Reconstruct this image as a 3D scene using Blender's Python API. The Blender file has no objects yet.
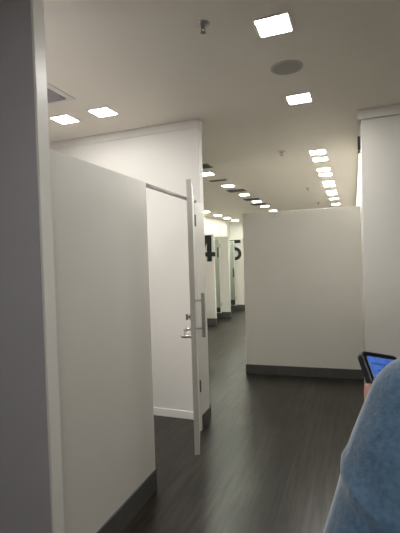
import bpy, bmesh, math, random
from math import sin, cos, radians, pi, sqrt
from mathutils import Vector, Matrix
random.seed(4)
COL = bpy.context.scene.collection
scn = bpy.context.scene
CEIL = 2.79

# ------------------------------------------------------------------ camera
CAMH, FPX = 1.5, 415.0
yaw, pitch, roll = radians(20.36), radians(1.4), .031
F0 = Vector((-sin(yaw), cos(yaw), 0)); R0 = Vector((cos(yaw), sin(yaw), 0)); U0 = Vector((0, 0, 1))
FW = cos(pitch)*F0 - sin(pitch)*U0
U1 = cos(pitch)*U0 + sin(pitch)*F0
RT = cos(roll)*R0 - sin(roll)*U1
UP = cos(roll)*U1 + sin(roll)*R0
cam = bpy.data.cameras.new('camera'); camo = bpy.data.objects.new('camera', cam); COL.objects.link(camo)
cam.sensor_fit = 'VERTICAL'; cam.sensor_height = 36; cam.lens = FPX/533*36; cam.clip_start = .02; cam.shift_y = 3.6/533
M = Matrix((RT, UP, -FW)).transposed().to_4x4(); M.translation = (0, 0, CAMH)
camo.matrix_world = M
scn.camera = camo

# ------------------------------------------------------------------ materials
def mat(name, col, rough=.5, metal=0, noise=0, nscale=8, bump=0, bscale=60, emit=None, estr=0, spec=None, sheen=0):
    m = bpy.data.materials.new(name); m.use_nodes = True
    nt = m.node_tree; b = nt.nodes['Principled BSDF']
    b.inputs['Roughness'].default_value = rough; b.inputs['Metallic'].default_value = metal
    if spec is not None: b.inputs['Specular IOR Level'].default_value = spec
    if sheen: b.inputs['Sheen Weight'].default_value = sheen; b.inputs['Sheen Roughness'].default_value = .4
    tc = nt.nodes.new('ShaderNodeTexCoord')
    if noise:
        n = nt.nodes.new('ShaderNodeTexNoise'); n.inputs['Scale'].default_value = nscale; n.inputs['Detail'].default_value = 5
        nt.links.new(tc.outputs['Object'], n.inputs['Vector'])
        r = nt.nodes.new('ShaderNodeMapRange'); r.inputs['From Min'].default_value = .3; r.inputs['From Max'].default_value = .7
        r.inputs['To Min'].default_value = 1-noise; r.inputs['To Max'].default_value = 1+noise
        nt.links.new(n.outputs['Fac'], r.inputs['Value'])
        v = nt.nodes.new('ShaderNodeVectorMath'); v.operation = 'SCALE'; v.inputs[0].default_value = col
        nt.links.new(r.outputs['Result'], v.inputs['Scale']); nt.links.new(v.outputs['Vector'], b.inputs['Base Color'])
    else:
        b.inputs['Base Color'].default_value = (*col, 1)
    if bump:
        n2 = nt.nodes.new('ShaderNodeTexNoise'); n2.inputs['Scale'].default_value = bscale; n2.inputs['Detail'].default_value = 4
        nt.links.new(tc.outputs['Object'], n2.inputs['Vector'])
        bp = nt.nodes.new('ShaderNodeBump'); bp.inputs['Strength'].default_value = bump; bp.inputs['Distance'].default_value = .01
        nt.links.new(n2.outputs['Fac'], bp.inputs['Height']); nt.links.new(bp.outputs['Normal'], b.inputs['Normal'])
    if emit:
        b.inputs['Emission Color'].default_value = (*emit, 1); b.inputs['Emission Strength'].default_value = estr
    return m

M_WALL = mat('white_wall_paint', (.725, .70, .645), .55, noise=.012, nscale=2, bump=.03, bscale=180)
M_PANEL = mat('cream_laminate', (.725, .70, .64), .42, noise=.012, nscale=3)
M_GREY = mat('grey_wall_paint', (.44, .425, .455), .6, noise=.03, nscale=3, bump=.04, bscale=160)
M_CEIL = mat('ceiling_paint', (.92, .865, .77), .8, noise=.012, nscale=1.5)
M_TRIM = mat('white_gloss_trim', (.80, .78, .73), .35)
M_SKIRT = mat('charcoal_skirting', (.085, .085, .08), .38, noise=.12, nscale=20)
M_STEEL = mat('brushed_steel', (.52, .51, .48), .34, .8)
M_DARKSTEEL = mat('dull_steel', (.20, .195, .18), .42, .8)
M_BLACK = mat('black_plastic', (.012, .013, .015), .4)
M_VINYL = mat('black_vinyl_numeral', (.010, .013, .016), .5)
M_GRILLE = mat('grey_grille', (.42, .405, .375), .6, noise=.15, nscale=250)
M_VENT = mat('vent_metal', (.82, .80, .76), .45)
M_DVENT = mat('dark_vent_metal', (.17, .165, .155), .6)
M_HOLE = mat('vent_dark_inside', (.05, .05, .05), .8)
M_LAMP = mat('lit_diffuser', (.9, .9, .9), .5, emit=(1, .985, .95), estr=60)
M_MIRROR = mat('mirror_glass', (.62, .70, .66), .03, 1.0)
M_SKIN = mat('skin', (.55, .29, .22), .5, noise=.06, nscale=40)
M_HAIR = mat('dark_brown_hair', (.035, .022, .015), .5, noise=.3, nscale=60)
M_JEANS = mat('black_trousers', (.02, .021, .026), .8, noise=.15, nscale=60)
M_SHOE = mat('white_canvas_shoe', (.6, .58, .55), .6)
M_EYE = mat('eye_white', (.75, .73, .7), .2)

def knit():
    m = bpy.data.materials.new('blue_knit'); m.use_nodes = True; nt = m.node_tree; b = nt.nodes['Principled BSDF']
    b.inputs['Roughness'].default_value = .95; b.inputs['Sheen Weight'].default_value = .6; b.inputs['Sheen Roughness'].default_value = .5
    b.inputs['Specular IOR Level'].default_value = .1
    tc = nt.nodes.new('ShaderNodeTexCoord')
    n = nt.nodes.new('ShaderNodeTexNoise'); n.inputs['Scale'].default_value = 130; n.inputs['Detail'].default_value = 6
    n3 = nt.nodes.new('ShaderNodeTexNoise'); n3.inputs['Scale'].default_value = 14; n3.inputs['Detail'].default_value = 3
    nt.links.new(tc.outputs['Object'], n.inputs['Vector']); nt.links.new(tc.outputs['Object'], n3.inputs['Vector'])
    a = nt.nodes.new('ShaderNodeMath'); a.operation = 'MULTIPLY_ADD'; a.inputs[1].default_value = .6
    nt.links.new(n.outputs['Fac'], a.inputs[0]); 
    s = nt.nodes.new('ShaderNodeMath'); s.operation = 'MULTIPLY'; s.inputs[1].default_value = .4
    nt.links.new(n3.outputs['Fac'], s.inputs[0]); nt.links.new(s.outputs[0], a.inputs[2])
    cr = nt.nodes.new('ShaderNodeValToRGB'); cr.color_ramp.elements[0].position = .3; cr.color_ramp.elements[1].position = .72
    cr.color_ramp.elements[0].color = (.040, .080, .142, 1); cr.color_ramp.elements[1].color = (.105, .18, .272, 1)
    nt.links.new(a.outputs[0], cr.inputs['Fac']); nt.links.new(cr.outputs['Color'], b.inputs['Base Color'])
    bp = nt.nodes.new('ShaderNodeBump'); bp.inputs['Strength'].default_value = .3; bp.inputs['Distance'].default_value = .004
    nt.links.new(n.outputs['Fac'], bp.inputs['Height'])
    nt.links.new(bp.outputs['Normal'], b.inputs['Normal'])
    return m
M_KNIT = knit()

def floor_mat():
    m = bpy.data.materials.new('dark_timber_vinyl_planks'); m.use_nodes = True; nt = m.node_tree; b = nt.nodes['Principled BSDF']
    L = nt.links.new; N = nt.nodes.new
    tc = N('ShaderNodeTexCoord')
    mp = N('ShaderNodeMapping'); mp.inputs['Rotation'].default_value = (0, 0, radians(90)); L(tc.outputs['Object'], mp.inputs['Vector'])
    br = N('ShaderNodeTexBrick'); br.offset = .37; br.inputs['Scale'].default_value = 1
    br.inputs['Brick Width'].default_value = 1.2; br.inputs['Row Height'].default_value = .15
    br.inputs['Mortar Size'].default_value = .0016; br.inputs['Bias'].default_value = 0
    br.inputs['Color1'].default_value = (.0080, .0065, .0049, 1); br.inputs['Color2'].default_value = (.0185, .015, .0113, 1)
    br.inputs['Mortar'].default_value = (.007, .0065, .006, 1)
    L(mp.outputs['Vector'], br.inputs['Vector'])
    st = N('ShaderNodeMapping'); st.inputs['Scale'].default_value = (30, 2.2, 1); L(tc.outputs['Object'], st.inputs['Vector'])
    n = N('ShaderNodeTexNoise'); n.inputs['Scale'].default_value = 1; n.inputs['Detail'].default_value = 6; n.inputs['Roughness'].default_value = .65
    L(st.outputs['Vector'], n.inputs['Vector'])
    r = N('ShaderNodeMapRange'); r.inputs['From Min'].default_value = .32; r.inputs['From Max'].default_value = .72
    r.inputs['To Min'].default_value = .25; r.inputs['To Max'].default_value = 3.4; L(n.outputs['Fac'], r.inputs['Value'])
    v = N('ShaderNodeVectorMath'); v.operation = 'SCALE'; L(br.outputs['Color'], v.inputs[0]); L(r.outputs['Result'], v.inputs['Scale'])
    L(v.outputs['Vector'], b.inputs['Base Color'])
    # worn patches change the gloss
    n2 = N('ShaderNodeTexNoise'); n2.inputs['Scale'].default_value = 1; n2.inputs['Detail'].default_value = 3
    st2 = N('ShaderNodeMapping'); st2.inputs['Scale'].default_value = (14, 1.2, 1); L(tc.outputs['Object'], st2.inputs['Vector']); L(st2.outputs['Vector'], n2.inputs['Vector'])
    r2 = N('ShaderNodeMapRange'); r2.inputs['To Min'].default_value = .25; r2.inputs['To Max'].default_value = .37; L(n2.outputs['Fac'], r2.inputs['Value'])
    L(r2.outputs['Result'], b.inputs['Roughness']); b.inputs['Specular IOR Level'].default_value = .42
    bp = N('ShaderNodeBump'); bp.inputs['Strength'].default_value = .06; bp.inputs['Distance'].default_value = .002
    L(n.outputs['Fac'], bp.inputs['Height']); L(bp.outputs['Normal'], b.inputs['Normal'])
    return m
M_FLOOR = floor_mat()

# ------------------------------------------------------------------ mesh helpers
def bx(bm, x0, x1, y0, y1, z0, z1):
    r = bmesh.ops.create_cube(bm, size=1)
    for v in r['verts']:
        v.co = Vector(((x0+x1)/2 + v.co.x*(x1-x0), (y0+y1)/2 + v.co.y*(y1-y0), (z0+z1)/2 + v.co.z*(z1-z0)))
    return r['verts']

def cyl(bm, p, q, r0, r1=None, n=20):
    p, q = Vector(p), Vector(q); r1 = r0 if r1 is None else r1
    d = q-p
    res = bmesh.ops.create_cone(bm, cap_ends=True, segments=n, radius1=r0, radius2=r1, depth=d.length)
    mt = Matrix.Translation((p+q)/2) @ Vector((0, 0, 1)).rotation_difference(d).to_matrix().to_4x4()
    bmesh.ops.transform(bm, matrix=mt, verts=res['verts'])

def ball(bm, c, r, sc=(1, 1, 1), n=16, mtx=None):
    res = bmesh.ops.create_uvsphere(bm, u_segments=n, v_segments=n//2+2, radius=r)
    for v in res['verts']:
        w = Vector((v.co.x*sc[0], v.co.y*sc[1], v.co.z*sc[2]))
        if mtx: w = mtx @ w
        v.co = w + Vector(c)

def cap(bm, p, q, r0, r1, n=14):          # tapered limb piece with round ends
    p, q = Vector(p), Vector(q)
    if (q-p).length > 1e-5: cyl(bm, p, q, r0, r1, n)
    ball(bm, p, r0, n=n); ball(bm, q, r1, n=n)

def chain(bm, pts, rad, n=14):
    for i in range(len(pts)-1): cap(bm, pts[i], pts[i+1], rad[i], rad[i+1], n)

def tube(bm, pts, r, n=12):
    for i in range(len(pts)-1): cap(bm, pts[i], pts[i+1], r, r, n)

def prism(bm, poly, mtx, t):               # polygon in x,y extruded t along +z, then mtx
    lo = [bm.verts.new(mtx @ Vector((x, y, 0))) for x, y in poly]
    hi = [bm.verts.new(mtx @ Vector((x, y, t))) for x, y in poly]
    n = len(poly)
    bm.faces.new(lo[::-1]); bm.faces.new(hi)
    for i in range(n): bm.faces.new((lo[i], lo[(i+1) % n], hi[(i+1) % n], hi[i]))

def obj(name, bm, m, parent=None, bevel=0, smooth=False, seg=2):
    bmesh.ops.recalc_face_normals(bm, faces=bm.faces)
    me = bpy.data.meshes.new(name); bm.to_mesh(me); bm.free()
    o = bpy.data.objects.new(name, me); COL.objects.link(o); me.materials.append(m)
    if smooth:
        for p in me.polygons: p.use_smooth = True
    if bevel:
        md = o.modifiers.new('bevel', 'BEVEL'); md.width = bevel; md.segments = seg; md.limit_method = 'ANGLE'
    if parent: o.parent = parent
    return o

def tag(o, label=None, cat=None, group=None, kind=None):
    if label: o['label'] = label
    if cat: o['category'] = cat
    if group: o['group'] = group
    if kind: o['kind'] = kind
    return o

def thing(name, label, cat, loc=(0, 0, 0), rz=0, group=None, kind=None):
    o = bpy.data.objects.new(name, None); COL.objects.link(o); o.empty_display_size = .1
    o.location = loc; o.rotation_euler = (0, 0, rz)
    return tag(o, label, cat, group, kind)

def box_obj(name, m, parent, x0, x1, y0, y1, z0, z1, bevel=0):
    bm = bmesh.new(); bx(bm, x0, x1, y0, y1, z0, z1); return obj(name, bm, m, parent, bevel)

def dup(root, loc, label, rz=None):
    r = root.copy(); COL.objects.link(r); r.location = loc; r['label'] = label
    if rz is not None: r.rotation_euler = (0, 0, rz)
    for ch in list(root.children):
        c = ch.copy(); COL.objects.link(c); c.parent = r
        for g in list(ch.children):
            d = g.copy(); COL.objects.link(d); d.parent = c
    return r

def struct(name, m, x0, x1, y0, y1, z0, z1, label, cat, bevel=0):
    return tag(box_obj(name, m, None, x0, x1, y0, y1, z0, z1, bevel), label, cat, kind='structure')

# ------------------------------------------------------------------ room shell
XL, XR, YB, YE = -4.1, 2.6, -2.4, 14.2
struct('floor', M_FLOOR, XL-.1, XR+.1, YB-.1, YE+.1, -.06, 0, 'dark timber look vinyl plank floor of the corridor', 'floor')
struct('ceiling', M_CEIL, XL-.1, XR+.1, YB-.1, YE+.1, CEIL, CEIL+.06, 'plain off white plaster ceiling with recessed lights', 'ceiling')
struct('wall_left', M_WALL, XL-.1, XL, YB, YE, 0, CEIL, 'pale wall behind the far numbered cubicles', 'wall')
struct('wall_rear', M_WALL, XL, XR, YB-.1, YB, 0, CEIL, 'white wall behind the viewer', 'wall')
struct('wall_outer', M_WALL, XR, XR+.1, YB, 4.02, 0, CEIL, 'white wall far to the right of the viewer', 'wall')
struct('wall_end', M_WALL, XL, .085, YE, YE+.1, 0, CEIL, 'white wall closing the far end of the corridor', 'wall')
# grey wall standing close on the left, with a pale end panel
struct('wall_near', M_GREY, XL, -1.213, 1.38, 1.45, 0, CEIL, 'dark grey wall filling the left edge, closest to the viewer', 'wall')
struct('trim_1', M_TRIM, -1.213, -1.199, 1.379, 1.446, 0, CEIL, 'narrow pale vertical end strip of the dark grey wall', 'trim', .003)
# the full-height wall behind the cubicle
wt = thing('wall_tall', 'full height white wall with cornice behind the open cubicle door', 'wall', (-1.31, 3.60, 0), radians(-.6), kind='structure')
box_obj('wall_body', M_WALL, wt, -2.80, 0, 0, .085, 0, CEIL, .003)
box_obj('cornice', M_WALL, wt, -2.80, .008, -.010, .095, CEIL-.075, CEIL, .002)
box_obj('white_skirting', M_TRIM, wt, -2.80, -.05, -.014, 0, 0, .075, .003)
box_obj('skirting_board', M_SKIRT, wt, 0, .010, -.005, .09, .001, .135, .002)
# the right-hand return wall
wr = thing('wall_return', 'full height white wall with cornice at the right edge', 'wall', (.085, 4.02, 0), 0, kind='structure')
box_obj('wall_body', M_WALL, wr, 0, 2.515, 0, .12, 0, CEIL, .003)
box_obj('cornice', M_WALL, wr, -.03, 2.515, -.03, .15, CEIL-.085, CEIL, .003)
box_obj('skirting', M_SKIRT, wr, 0, 2.515, -.014, 0, 0, .13, .002)
struct('wall_right', M_WALL, .085, .2, 4.14, YE, 0, CEIL, 'long white side wall beyond the white return wall', 'wall')

# ------------------------------------------------------------------ partitions
def partition(label, loc, rz, L, T, H, kick, kick_sides=True):
    """panel along local +x from 0 to L, thickness along +y"""
    t = thing('partition', label, 'partition', loc, rz)
    box_obj('panel', M_PANEL, t, 0, L, 0, T, 0, H, .003)
    bm = bmesh.new(); e = .010
    if kick_sides: bx(bm, -e, L+e, -e, T+e, 0.001, kick)
    else: bx(bm, .001, L-.001, -e, 0, 0.001, kick)
    obj('skirting_board', bm, M_SKIRT, t, .002)
    return t
# left cubicle front: runs along +Y, face towards the corridor (+X)
LP = thing('partition', 'long cream partition panel between dark grey wall and open cubicle door', 'partition', (-1.250, 1.465, 0))
box_obj('panel', M_PANEL, LP, -.04, 0, 0, .948, 0, 2.013, .002)
box_obj('skirting_board', M_SKIRT, LP, 0, .010, 0, .948, .001, .138, .002)
# end post of the cubicle front, where the door hinges
JB = thing('door_post', 'short cream door post with dark skirting right of the open door', 'post', (-1.282, 3.365, 0))
box_obj('panel', M_PANEL, JB, -.035, 0, 0, .23, 0, 2.013, .002)
box_obj('skirting_board', M_SKIRT, JB, 0, .010, .03, .227, .001, .135, .002)
# head bar across the door opening
HB = tag(box_obj('head_rail', M_DARKSTEEL, None, -1.288, -1.258, 2.424, 3.362, 1.994, 2.013, .002),
         'thin grey metal rail across the top of the cubicle doorway', 'rail')
# free-standing partition across the corridor
BP = partition('wide free standing cream partition with dark skirting across the corridor', (-1.34, 5.255, 0), radians(2.6), 1.425, .045, 2.082, .12)

# ------------------------------------------------------------------ the open door
DW, DT = .80, .034
hx, hy = -1.296, 3.345
nx, ny = -1.010, 2.560
ang = math.atan2(ny-hy, nx-hx)
D = thing('door_1', 'open cream cubicle door seen edge on, with steel handles', 'door', (hx, hy, 0), ang, kind='structure')
DL = sqrt((nx-hx)**2 + (ny-hy)**2)
# local x: hinge -> free edge ; local +y: outer (corridor) face side
box_obj('door_panel', M_PANEL, D, 0.012, DL-.003, -DT/2, DT/2, .195, 2.035, .001)
box_obj('door_edge', mat('grey_door_edge', (.52, .505, .46), .45), D, DL-.003, DL, -DT/2, DT/2, .195, 2.035)  # free edge coloured greyer than the door panel
SIDE = 1
bm = bmesh.new()                                     # outer flat pull bar
bx(bm, DL-.078, DL-.052, SIDE*(.017+.040), SIDE*(.017+.064), .975, 1.275)
ph = obj('pull_handle', bm, M_STEEL, D, .002)
for z in (1.035, 1.225):
    bm = bmesh.new(); cyl(bm, (DL-.065, SIDE*.0165, z), (DL-.065, SIDE*.066, z), .0065)
    cyl(bm, (DL-.065, SIDE*.0165, z), (DL-.065, SIDE*.021, z), .014)
    obj('standoff', bm, M_STEEL, ph, smooth=False)
# inner D handle, lying level
bm = bmesh.new()
x0, x1, zz = DL-.34, DL-.05, .985
tube(bm, [(x1, -.0165, zz), (x1, -.062, zz), (x1-.014, -.076, zz), (x0+.014, -.076, zz), (x0, -.062, zz), (x0, -.0165, zz)], .0115)
dh = obj('grab_handle', bm, M_STEEL, D, smooth=True)
for x in (x0, x1):
    bm = bmesh.new(); cyl(bm, (x, -.0165, zz), (x, -.022, zz), .017); obj('rose', bm, M_STEEL, dh)
# thumb turn
bm = bmesh.new(); cyl(bm, (DL-.06, -.0165, 1.115), (DL-.06, -.024, 1.115), .02); cyl(bm, (DL-.06, -.024, 1.115), (DL-.06, -.040, 1.115), .008)
bx(bm, DL-.066, DL-.054, -.05, -.036, 1.095, 1.135)
obj('latch_knob', bm, M_DARKSTEEL, D, .001)
# hinges
for z in (.405, 1.84):
    bm = bmesh.new(); cyl(bm, (.004, SIDE*.022, z-.05), (.004, SIDE*.022, z+.05), .009)
    bx(bm, .006, .06, SIDE*.0165, SIDE*.0195, z-.045, z+.045)
    obj('hinge', bm, M_DARKSTEEL, D)

# ------------------------------------------------------------------ far numbered cubicles
def glyph_four(bm, mtx, t):                # 0.40 wide 0.60 tall, origin bottom left
    prism(bm, [(.20, 0), (.315, 0), (.315, .60), (.20, .60)], mtx, t)
    prism(bm, [(0, .115), (.40, .115), (.40, .215), (0, .215)], mtx @ Matrix.Translation((0, 0, .0005)), t)
    prism(bm, [(0, .205), (.11, .205), (.27, .60), (.17, .60)], mtx @ Matrix.Translation((0, 0, .001)), t)

def glyph_five(bm, mtx, t):
    prism(bm, [(.04, .505), (.36, .505), (.36, .60), (.04, .60)], mtx, t)
    prism(bm, [(.04, .30), (.135, .30), (.135, .56), (.04, .56)], mtx @ Matrix.Translation((0, 0, .0005)), t)
    out, inn = [], []
    cx, cy = .185, .195
    for k in range(25):
        a = radians(125 - k*(125+150)/24)
        out.append((cx+.195*cos(a), cy+.195*sin(a))); inn.append((cx+.098*cos(a), cy+.098*sin(a)))
    for k in range(24):
        prism(bm, [inn[k], out[k], out[k+1], inn[k+1]], mtx @ Matrix.Translation((0, 0, .001)), t)

def bay(label, mlabel, yy, xr, xmir, glyph, gx, gz, hz):
    t = thing('partition', label, 'partition', (XL, yy, 0))
    W = xr-XL
    box_obj('panel', M_PANEL, t, .002, W, 0, .06, 0, 2.075, .002)
    bm = bmesh.new(); bx(bm, .004, W+.01, -.01, .07, .001, .15); obj('skirting_board', bm, M_SKIRT, t, .002)
    if glyph:
        bm = bmesh.new()
        mtx = Matrix.Translation((gx-XL, -.0005, gz)) @ Matrix.Rotation(pi/2, 4, 'X')
        glyph(bm, mtx, .003)
        tag(obj('numeral', bm, M_VINYL, t), 'black numeral on the panel')
    # open mirrored leaf standing in front of the panel
    m = thing('mirror_door', mlabel, 'mirror door', (XL, yy-.10, 0))
    Wm = xmir-XL
    box_obj('leaf', M_PANEL, m, Wm-.62, Wm, .012, .04, .13, 2.03, .002)
    box_obj('mirror', M_MIRROR, m, Wm-.60, Wm-.018, .006, .0125, .15, 2.01)
    bm = bmesh.new(); bx(bm, Wm-.052, Wm-.036, -.045, -.030, hz-.13, hz+.13)
    bx(bm, Wm-.050, Wm-.038, -.04, .007, hz-.10, hz-.085); bx(bm, Wm-.050, Wm-.038, -.04, .007, hz+.085, hz+.10)
    obj('pull_handle', bm, M_BLACK, m, .002)
    for z in (.35, 1.85):
        bm = bmesh.new(); cyl(bm, (Wm, .026, z-.05), (Wm, .026, z+.05), .012, n=12); obj('hinge', bm, M_DARKSTEEL, m)
bay('cream cubicle panel with large black numeral 4', 'mirrored leaf in front of the panel with numeral 4', 9.0, -2.985, -3.72, glyph_four, -3.355, 1.455, 1.2)
bay('plain cream cubicle panel between the numerals 4 and 5', 'mirrored leaf between numeral 4 and the plain cream panel', 10.15, -2.975, -3.19, None, 0, 0, 1.68)
bay('cream cubicle panel with large black numeral 5', 'mirrored leaf partly covering the left side of numeral 5', 11.8, -3.03, -3.258, glyph_five, -3.45, 1.455, 1.1)

# ------------------------------------------------------------------ ceiling fittings
LG = 'square recessed ceiling lights'
proto = thing('ceiling_light', '', 'ceiling light', (0, 0, CEIL), 0, LG)
bm = bmesh.new(); s, w = .086, .010
for a in ((-s-w, s+w, -s-w, -s), (-s-w, s+w, s, s+w), (-s-w, -s, -s, s), (s, s+w, -s, s)):
    bx(bm, a[0], a[1], a[2], a[3], -.006, .0)
obj('frame', bm, M_TRIM, proto)
box_obj('diffuser', M_LAMP, proto, -s+.001, s-.001, -s+.001, s-.001, -.007, .0)
used = []
M_LAMP_FAR = mat('greenish_lit_diffuser', (.9, .9, .9), .5, emit=(.95, 1, .86), estr=48)
far_mesh = []
def light(x, y, label, far=False):
    if not used: proto.location = (x, y, CEIL); proto['label'] = label; used.append(1)
    else:
        r = dup(proto, (x, y, CEIL), label)
        for ch in r.children:
            if far and ch.name.startswith('diffuser'):
                if not far_mesh:
                    far_mesh.append(ch.data.copy()); far_mesh[0].materials[0] = M_LAMP_FAR
                ch.data = far_mesh[0]
ordn = ['nearest', 'second', 'third', 'fourth', 'fifth', 'sixth', 'seventh', 'eighth', 'ninth', 'tenth', 'eleventh', 'twelfth', 'thirteenth']
rowA = [2.346, 3.496, 5.361, 5.769, 6.477, 6.884, 7.599, 7.986, 8.718, 9.06, 9.885, 10.941, 11.962]
for i, y in enumerate(rowA):
    if i == 0: lb = 'largest square ceiling light, between the speaker grille and the viewer'
    elif i == 1: lb = 'square ceiling light just beyond the round speaker grille'
    else: lb = '%s small lit square in the long right hand ceiling row beyond the cream partition' % ordn[i-2]
    light(-.39, y, lb)
for (x, y), lb in zip([(-.39, .05), (-.39, -1.1), (1.25, .05)],
        ['square ceiling light straight above the viewer', 'square ceiling light behind the viewer', 'added unseen ceiling light above and right of the viewer']): light(x, y, lb)  # the last one is an added fill lamp, outside the row
light(-2.384, 1.95, 'left one of two added fill lights over the cubicle behind the grey wall')  # added pair, hidden by the grey wall, brightens the cubicle inside
light(-1.982, 1.95, 'right one of two added fill lights over the cubicle behind the grey wall')
light(-2.384, 3.089, 'left one of the two square lights over the cubicle, beside the vent')
light(-1.982, 3.081, 'right one of the two square lights over the cubicle')
# the two lamps beside the tall wall are weaker ones
M_LAMP_DIM = mat('weaker_lit_diffuser', (.9, .9, .9), .5, emit=(1, .985, .96), estr=15)
for o in [o for o in COL.objects if o.name.startswith('ceiling_light') and o.get('label', '').endswith(('beside the vent', 'lights over the cubicle'))]:
    for ch in o.children:
        if ch.name.startswith('diffuser'):
            ch.data = ch.data.copy(); ch.data.materials[0] = M_LAMP_DIM
M_LAMP_FILL = mat('cubicle_fill_diffuser', (.9, .9, .9), .5, emit=(1, .985, .96), estr=100)  # brighter emission for the two added cubicle fill lamps
for o in [o for o in COL.objects if o.get('label', '').endswith('behind the grey wall')]:
    for ch in o.children:
        if ch.name.startswith('diffuser'):
            ch.data = ch.data.copy(); ch.data.materials[0] = M_LAMP_FILL
for i, y in enumerate([5.931, 7.067, 8.212, 9.35, 10.3, 11.42]):
    light(-2.045, y, far=True, label=('%s light from the tall white wall in the middle ceiling row with dark vents' % (['nearest'] + ordn[1:])[i]))
for i, y in enumerate([10.55, 11.6, 12.55, 13.5]):
    light(-3.70, y, far=True, label='%s light in the far left row above the numbered cubicles' % ordn[i])

# round speaker
sp = thing('ceiling_speaker', 'round grey speaker grille set in the ceiling between two lights', 'speaker', (-.40, 2.895, CEIL))
bm = bmesh.new()
N = 40; ro, ri = .108, .094
for k in range(N):
    a, b = 2*pi*k/N, 2*pi*(k+1)/N
    P = lambda r, t, z: bm.verts.new((r*cos(t), r*sin(t), z))
    v = [P(ro, a, 0), P(ro, b, 0), P(ro, a, -.004), P(ro, b, -.004), P(ri, a, -.008), P(ri, b, -.008), P(ri, a, 0), P(ri, b, 0)]
    for q in ((0, 1, 3, 2), (2, 3, 5, 4), (4, 5, 7, 6)): bm.faces.new([v[i] for i in q])
bmesh.ops.remove_doubles(bm, verts=bm.verts, dist=1e-5)
obj('rim', bm, mat('speaker_rim', (.55, .53, .49), .5), sp)
bm = bmesh.new(); cyl(bm, (0, 0, -.001), (0, 0, -.006), .095, .094, 40); obj('grille', bm, M_GRILLE, sp)

# sprinkler heads
def sprinkler(x, y, label):
    t = thing('sprinkler_head', label, 'sprinkler', (x, y, CEIL), 0, 'ceiling sprinklers')
    bm = bmesh.new(); cyl(bm, (0, 0, 0), (0, 0, -.005), .038, .034, 28); cyl(bm, (0, 0, -.005), (0, 0, -.011), .03, .018, 28); obj('escutcheon', bm, M_STEEL, t)
    bm = bmesh.new(); cyl(bm, (0, 0, -.01), (0, 0, -.026), .010, .008, 16)
    for sgn in (-1, 1): tube(bm, [(sgn*.009, 0, -.024), (sgn*.012, 0, -.036), (0, 0, -.047)], .0022, 8)
    obj('nozzle', bm, M_DARKSTEEL, t)
    bm = bmesh.new(); cyl(bm, (0, 0, -.047), (0, 0, -.0495), .015, .015, 20); obj('deflector', bm, M_DARKSTEEL, t)
sprinkler(-.746, 2.177, 'sprinkler head on the ceiling left of the largest light')
sprinkler(-.796, 5.129, 'sprinkler head on the ceiling above the cream partition, left of the small lights')
sprinkler(-.783, 8.065, 'tiny distant sprinkler above the cream partition, nearer of the two')
sprinkler(-.769, 10.361, 'tiny distant sprinkler just over the cream partition top, farthest one')

# louvred vent over the cubicle
def vent(x, y, sx, sy, frame_m, slat_m, label, n, group=None):
    t = thing('ceiling_vent', label, 'air vent', (x, y, CEIL), 0, group)
    w = .05 if sx == sy else .035
    bm = bmesh.new()
    for a in ((-sx, sx, -sy, -sy+w), (-sx, sx, sy-w, sy), (-sx, -sx+w, -sy+w, sy-w), (sx-w, sx, -sy+w, sy-w)): bx(bm, *a, -.008, 0)
    obj('frame', bm, frame_m, t, .001)
    box_obj('backing', M_HOLE, t, -sx+w, sx-w, -sy+w, sy-w, -.0015, 0)
    bm = bmesh.new()
    for k in range(n):
        y0 = -sy+w + (k+.5)*(2*sy-2*w)/n
        vs = bx(bm, -sx+w, sx-w, y0-.002, y0+.002, -.018, -.0015)
        for v in vs:
            if v.co.z < -.01: v.co.y += .010
    obj('louvre', bm, slat_m, t)
vent(-2.17, 2.585, .16, .16, M_VENT, mat('grey_louvre', (.45, .44, .42), .5), 'white square louvred air vent in the ceiling over the cubicle', 8)
DV = 'dark vents in the middle ceiling row'
for (x, y), lb in zip([(-1.98, 5.42), (-2.04, 6.46), (-2.05, 7.64), (-2.06, 8.93), (-2.1, 9.83)],
        ['dark ceiling vent beside the tall white wall edge, nearest of its row', 'faint slim ceiling vent just beyond the nearest light of the middle row',
         'broad dark ceiling vent between second and third lights of the middle row', 'dark ceiling vent just beyond the third light of the middle row',
         'smallest dark ceiling vent, farthest of the middle row']):
    thin = 'faint' in lb
    vent(x, y, .17, .07 if thin else .12, M_VENT if thin else M_DVENT, M_DVENT, lb, 3 if thin else 5, DV)

# small dark fitting high on the side wall
db = thing('wall_box', 'small dark box fixed high on the side wall by the white return wall', 'wall box', (.085, 4.48, 2.60))
box_obj('housing', M_BLACK, db, -.025, 0, -.08, .08, -.065, .065, .004)
box_obj('mounting_plate', M_DARKSTEEL, db, -.004, 0, -.10, .10, -.078, .078, .001)

# ------------------------------------------------------------------ person
def camw(x, y, d): return Vector((0, 0, CAMH)) + RT*x + UP*(y+.0087*d) + FW*d      # place in front of the viewer, metres
def remesh(o, vox, it=6, fac=.5):
    md = o.modifiers.new('remesh', 'REMESH'); md.mode = 'VOXEL'; md.voxel_size = vox; md.use_smooth_shade = True
    sm = o.modifiers.new('smooth', 'SMOOTH'); sm.iterations = it; sm.factor = fac
    dg = bpy.context.evaluated_depsgraph_get()
    me = bpy.data.meshes.new_from_object(o.evaluated_get(dg))
    o.modifiers.clear(); old = o.data; o.data = me; me.name = old.name; bpy.data.meshes.remove(old)
    for p in me.polygons: p.use_smooth = True

fa = radians(35)
fwd = Vector((-sin(fa), cos(fa), 0)); rgt = Vector((cos(fa), sin(fa), 0)); upv = Vector((0, 0, 1))
SL = camw(.333, -.212, .60)                       # left shoulder
mid = SL + rgt*.165; mid.z = 0
def B(r, f, z): return mid + rgt*r + fwd*f + upv*z       # body coordinates: right, forward, height
zs = SL.z
EL = camw(.220, -.455, .565)                      # left elbow
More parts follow.
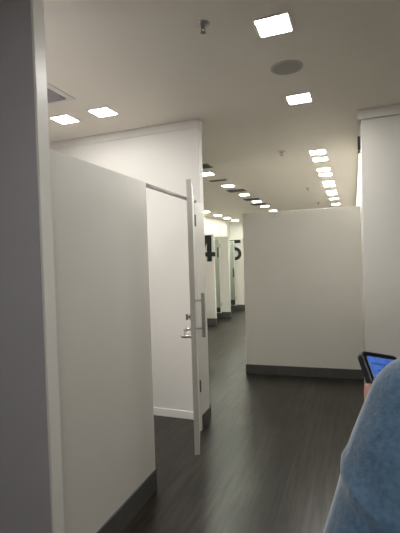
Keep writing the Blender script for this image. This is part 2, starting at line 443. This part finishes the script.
# phone frame
pr = (RT*.90 + UP*-.185 - FW*-.30).normalized()
pd = (RT*.05 - UP*.75 - FW*.66).normalized()
pd = (pd - pr*pd.dot(pr)).normalized()
pn = pd.cross(pr).normalized()
if pn.dot(FW) > 0: pn = -pn
PW, PL, PT = .089, .160, .015
P0 = camw(.3035, -.158, .785)                       # top left corner of the phone
def PH(x, y, z): return P0 + pr*x + pd*y + pn*z
WR = PH(.045, .205, -.045)                        # left wrist
SR = B(.165, 0, zs)
ER = B(.235, .05, zs-.28); WRR = B(.20, .22, zs-.42)

root = bmesh.new()
bm = root
# torso, neck, head
chain(bm, [B(0, 0, .86), B(0, .01, .98), B(0, .015, 1.10), B(0, .0, 1.22), B(0, -.005, zs)], [.12, .10, .105, .105, .075])
for s in (-1, 1):
    chain(bm, [B(s*.065, 0, .86), B(s*.05, .0, 1.02), B(s*.07, 0, 1.18), B(s*.10, 0, zs-.01), B(s*.165, 0, zs)], [.105, .085, .085, .065, .052])
    cap(bm, B(s*.06, .075, 1.15), B(s*.055, .06, 1.19), .055, .05)
    hipx = s*.085
    chain(bm, [B(hipx, 0, .82), B(s*.09, .02, .45), B(s*.09, -.005, .30), B(s*.09, -.03, .075)], [.085, .052, .05, .032])
    chain(bm, [B(s*.09, -.045, .04), B(s*.095, .07, .03), B(s*.10, .13, .022)], [.035, .033, .022])
chain(bm, [B(0, -.01, zs-.01), B(0, .012, zs+.10)], [.058, .05])
hc = B(0, .03, zs+.19)
hm = Matrix((rgt, fwd, upv)).transposed()
ball(bm, hc, .1, (.76, .93, 1.12), 24, hm)
cap(bm, B(0, .075, zs+.115), B(0, .06, zs+.15), .036, .05)                    # jaw
cap(bm, B(0, .118, zs+.195), B(0, .136, zs+.165), .008, .013)                 # nose
for s in (-1, 1):
    cap(bm, B(s*.012, .108, zs+.135), B(s*.02, .102, zs+.135), .007, .004)    # mouth
    ball(bm, B(s*.078, .02, zs+.18), .025, (.35, .7, 1.2), 12, hm)            # ear
    cap(bm, B(s*.02, .110, zs+.215), B(s*.05, .096, zs+.217), .010, .008); cap(bm, B(s*.022, .104, zs+.186), B(s*.044, .098, zs+.187), .008, .007)     # brow
# arms
chain(bm, [SL, EL, WR], [.048, .038, .025]); chain(bm, [SR, ER, WRR], [.048, .038, .025])
# left hand behind the phone
chain(bm, [WR, PH(.042, .165, -.042), PH(.045, .12, -.038)], [.024, .022, .018])
chain(bm, [PH(.03, .165, -.038), PH(.027, .105, -.032)], [.02, .014]); chain(bm, [PH(.055, .165, -.038), PH(.057, .135, -.033)], [.018, .013])
fr = .0082
for pts in ([(.026, .10, -.032), (.048, .072, -.024), (.068, .060, -.021), (.0845, .058, -.008)],
            [(.038, .106, -.034), (.062, .088, -.027), (.083, .081, -.019), (.0855, .080, .001)],
            [(.048, .118, -.034), (.070, .107, -.027), (.086, .102, -.017), (.0855, .100, .002)],
            [(.056, .134, -.032), (.073, .127, -.026), (.0855, .124, -.016), (.0845, .121, -.001)]):
    chain(bm, [PH(p[0]+(.012 if p[0] > .08 else 0), p[1], p[2]-(.006 if p[2] < -.015 else 0)) for p in pts], [fr*1.08, fr, fr*.93, fr*.85], 12)
chain(bm, [PH(.024, .155, -.036), PH(.012, .118, -.026), PH(-.008, .094, -.011), PH(-.0098, .076, -.002)], [.017, .013, .0105, .0088], 12)
# right hand hanging relaxed in front
hd = (WRR-ER).normalized()
chain(bm, [WRR, WRR+hd*.05, WRR+hd*.09], [.024, .026, .02])
for k, ln in zip((-1.5, -.5, .5, 1.5), (.07, .08, .075, .058)):
    p0 = WRR+hd*.085+rgt*k*.018
    chain(bm, [p0, p0+hd*ln*.45-upv*.006, p0+hd*ln*.7-upv*.022, p0+hd*ln*.8-upv*.042], [.009, .0085, .008, .007], 12)
chain(bm, [WRR+hd*.03-rgt*.02, WRR+hd*.055-rgt*.045, WRR+hd*.085-rgt*.052-upv*.008], [.013, .0105, .009], 12)
person = obj('person', bm, M_SKIN)
tag(person, 'person in a fuzzy blue knit sweater, back turned, looking at a phone', 'person')
remesh(person, .0033, 4)

# sweater
bm = bmesh.new()
chain(bm, [B(0, 0, .84), B(0, .01, .98), B(0, .015, 1.10), B(0, .0, 1.22), B(0, -.008, zs-.01)], [.145, .13, .13, .13, .085])
for s in (-1, 1):
    chain(bm, [B(s*.075, 0, .84), B(s*.065, .0, 1.02), B(s*.08, 0, 1.18), B(s*.10, 0, zs-.012)], [.13, .115, .11, .08])
    cap(bm, B(s*.062, .08, 1.15), B(s*.055, .065, 1.19), .066, .06)
    cap(bm, B(s*.05, -.012, zs+.02), B(s*.13, -.005, zs+.005), .066, .072)
chain(bm, [SL + rgt*.02, SL, SL.lerp(EL, .30), SL.lerp(EL, .62), EL, EL.lerp(WR, .5), EL.lerp(WR, .93)], [.084, .087, .088, .079, .072, .058, .042])
chain(bm, [SR - rgt*.02, SR, SR.lerp(ER, .35), SR.lerp(ER, .65), ER, ER.lerp(WRR, .5), ER.lerp(WRR, .93)], [.084, .084, .079, .068, .066, .058, .042])
cap(bm, EL.lerp(WR, .75), PH(.006, .128, -.03), .047, .031)
# soft folds on the left sleeve
outw = (RT*-.9 + UP*.25).normalized()
def fold(t, off, r, slope):
    c = SL.lerp(EL, t); ax = (EL-SL).normalized()
    p = []
    for k in range(7):
        a = radians(-75 + 25*k)
        side = (outw*cos(a) - FW*sin(a)).normalized()
        p.append(c + side*(off) + ax*(slope*sin(a)))
    chain(bm, p, [r*.5, r*.8, r, r, r, r*.8, r*.5], 10)
fold(.42, .077, .014, .03); fold(.66, .054, .014, -.03)
sw = obj('sweater', bm, M_KNIT, person); tag(sw, 'fuzzy blue knit sweater')
remesh(sw, .006, 9)
# trousers, shoes, hair, eyes
bm = bmesh.new()
chain(bm, [B(-.06, 0, .86), B(.06, 0, .86)], [.125, .125])
for s in (-1, 1): chain(bm, [B(s*.085, 0, .82), B(s*.09, .02, .45), B(s*.09, -.005, .30), B(s*.09, -.03, .10)], [.105, .072, .066, .058])
remesh(obj('trousers', bm, M_JEANS, person), .007, 4)
for s in (-1, 1):
    bm = bmesh.new(); chain(bm, [B(s*.09, -.05, .045), B(s*.095, .07, .044), B(s*.10, .14, .040)], [.044, .043, .036])
    sh = obj('shoe', bm, M_SHOE, person); remesh(sh, .005, 3)
    for v in sh.data.vertices: v.co.z = max(v.co.z, .002)
    bm = bmesh.new(); ball(bm, B(s*.033, .105, zs+.197), .012, n=12); ey = obj('eye', bm, M_EYE, person, smooth=True)
    bm = bmesh.new(); ball(bm, B(s*.033, .1125, zs+.1945), .0062, n=12); obj('iris', bm, M_HAIR, ey, smooth=True)
bm = bmesh.new()
ball(bm, B(0, .008, zs+.215), .105, (.83, .93, 1.06), 24, hm)
for s in (-1, 1):
    chain(bm, [B(s*.06, .0, zs+.22), B(s*.078, -.03, zs+.13), B(s*.06, -.06, zs+.04)], [.05, .035, .02])
chain(bm, [B(0, -.05, zs+.2), B(0, -.075, zs+.1), B(0, -.085, zs+.0)], [.08, .06, .03])
remesh(obj('hair', bm, M_HAIR, person), .006, 4)

# ------------------------------------------------------------------ phone in the hand
pm = Matrix((pr, -pd, pn)).transposed().to_4x4(); pm.translation = PH(PW/2, PL/2, 0)
ph = bpy.data.objects.new('smartphone', None); COL.objects.link(ph); ph.matrix_world = pm; ph.empty_display_size = .05
tag(ph, 'black cased smartphone with blue lit screen held in the left hand', 'phone')
def rrect(w, h, r, n=8):
    out = []
    for cx, cy, a0 in ((w-r, h-r, 0), (-w+r, h-r, 90), (-w+r, -h+r, 180), (w-r, -h+r, 270)):
        for k in range(n+1):
            a = radians(a0+90*k/n); out.append((cx+r*cos(a), cy+r*sin(a)))
    return out
bm = bmesh.new(); prism(bm, rrect(PW/2, PL/2, .012), Matrix.Translation((0, 0, -PT)), PT); cs = obj('case', bm, M_BLACK, ph, .0022, seg=3)
bm = bmesh.new(); prism(bm, rrect(PW/2-.004, PL/2-.004, .009), Matrix.Translation((0, 0, -.0005)), .001); obj('front_glass', bm, mat('black_glass', (.004, .005, .007), .08), ph)
def screen_mat():
    m = bpy.data.materials.new('lit_blue_screen'); m.use_nodes = True; nt = m.node_tree; b = nt.nodes['Principled BSDF']
    b.inputs['Base Color'].default_value = (.01, .01, .012, 1); b.inputs['Roughness'].default_value = .15
    tc = nt.nodes.new('ShaderNodeTexCoord'); n = nt.nodes.new('ShaderNodeTexNoise'); n.inputs['Scale'].default_value = 60
    nt.links.new(tc.outputs['Object'], n.inputs['Vector'])
    cr = nt.nodes.new('ShaderNodeValToRGB'); cr.color_ramp.elements[0].position = .35; cr.color_ramp.elements[1].position = .7
    cr.color_ramp.elements[0].color = (.035, .095, .36, 1); cr.color_ramp.elements[1].color = (.07, .17, .50, 1)
    nt.links.new(n.outputs['Fac'], cr.inputs['Fac']); nt.links.new(cr.outputs['Color'], b.inputs['Emission Color'])
    b.inputs['Emission Strength'].default_value = .5
    return m
M_SCR = screen_mat()
bm = bmesh.new(); prism(bm, rrect(PW/2-.0085, PL/2-.011, .005), Matrix.Translation((0, 0, .0004)), .0005); obj('screen', bm, M_SCR, ph)
bm = bmesh.new()
for y, w in ((.040, .016), (.032, .020), (.0, .018), (-.01, .012)): bx(bm, -.022, -.022+w, y-.0018, y+.0018, .0008, .0011)
bx(bm, -.030, .030, .052, .056, .0008, .0011)
obj('screen_text', bm, mat('screen_dark_blue', (.01, .01, .02), .3, emit=(.03, .075, .30), estr=.5), ph)

# ------------------------------------------------------------------ world, view
w = bpy.data.worlds.new('world'); scn.world = w; w.use_nodes = True
w.node_tree.nodes['Background'].inputs['Color'].default_value = (.02, .02, .02, 1)
vs = scn.view_settings
scn.display_settings.display_device = 'sRGB'
vs.view_transform = 'Standard'; vs.look = 'None'; vs.gamma = 1; vs.use_curve_mapping = False
vs.exposure = 1.05
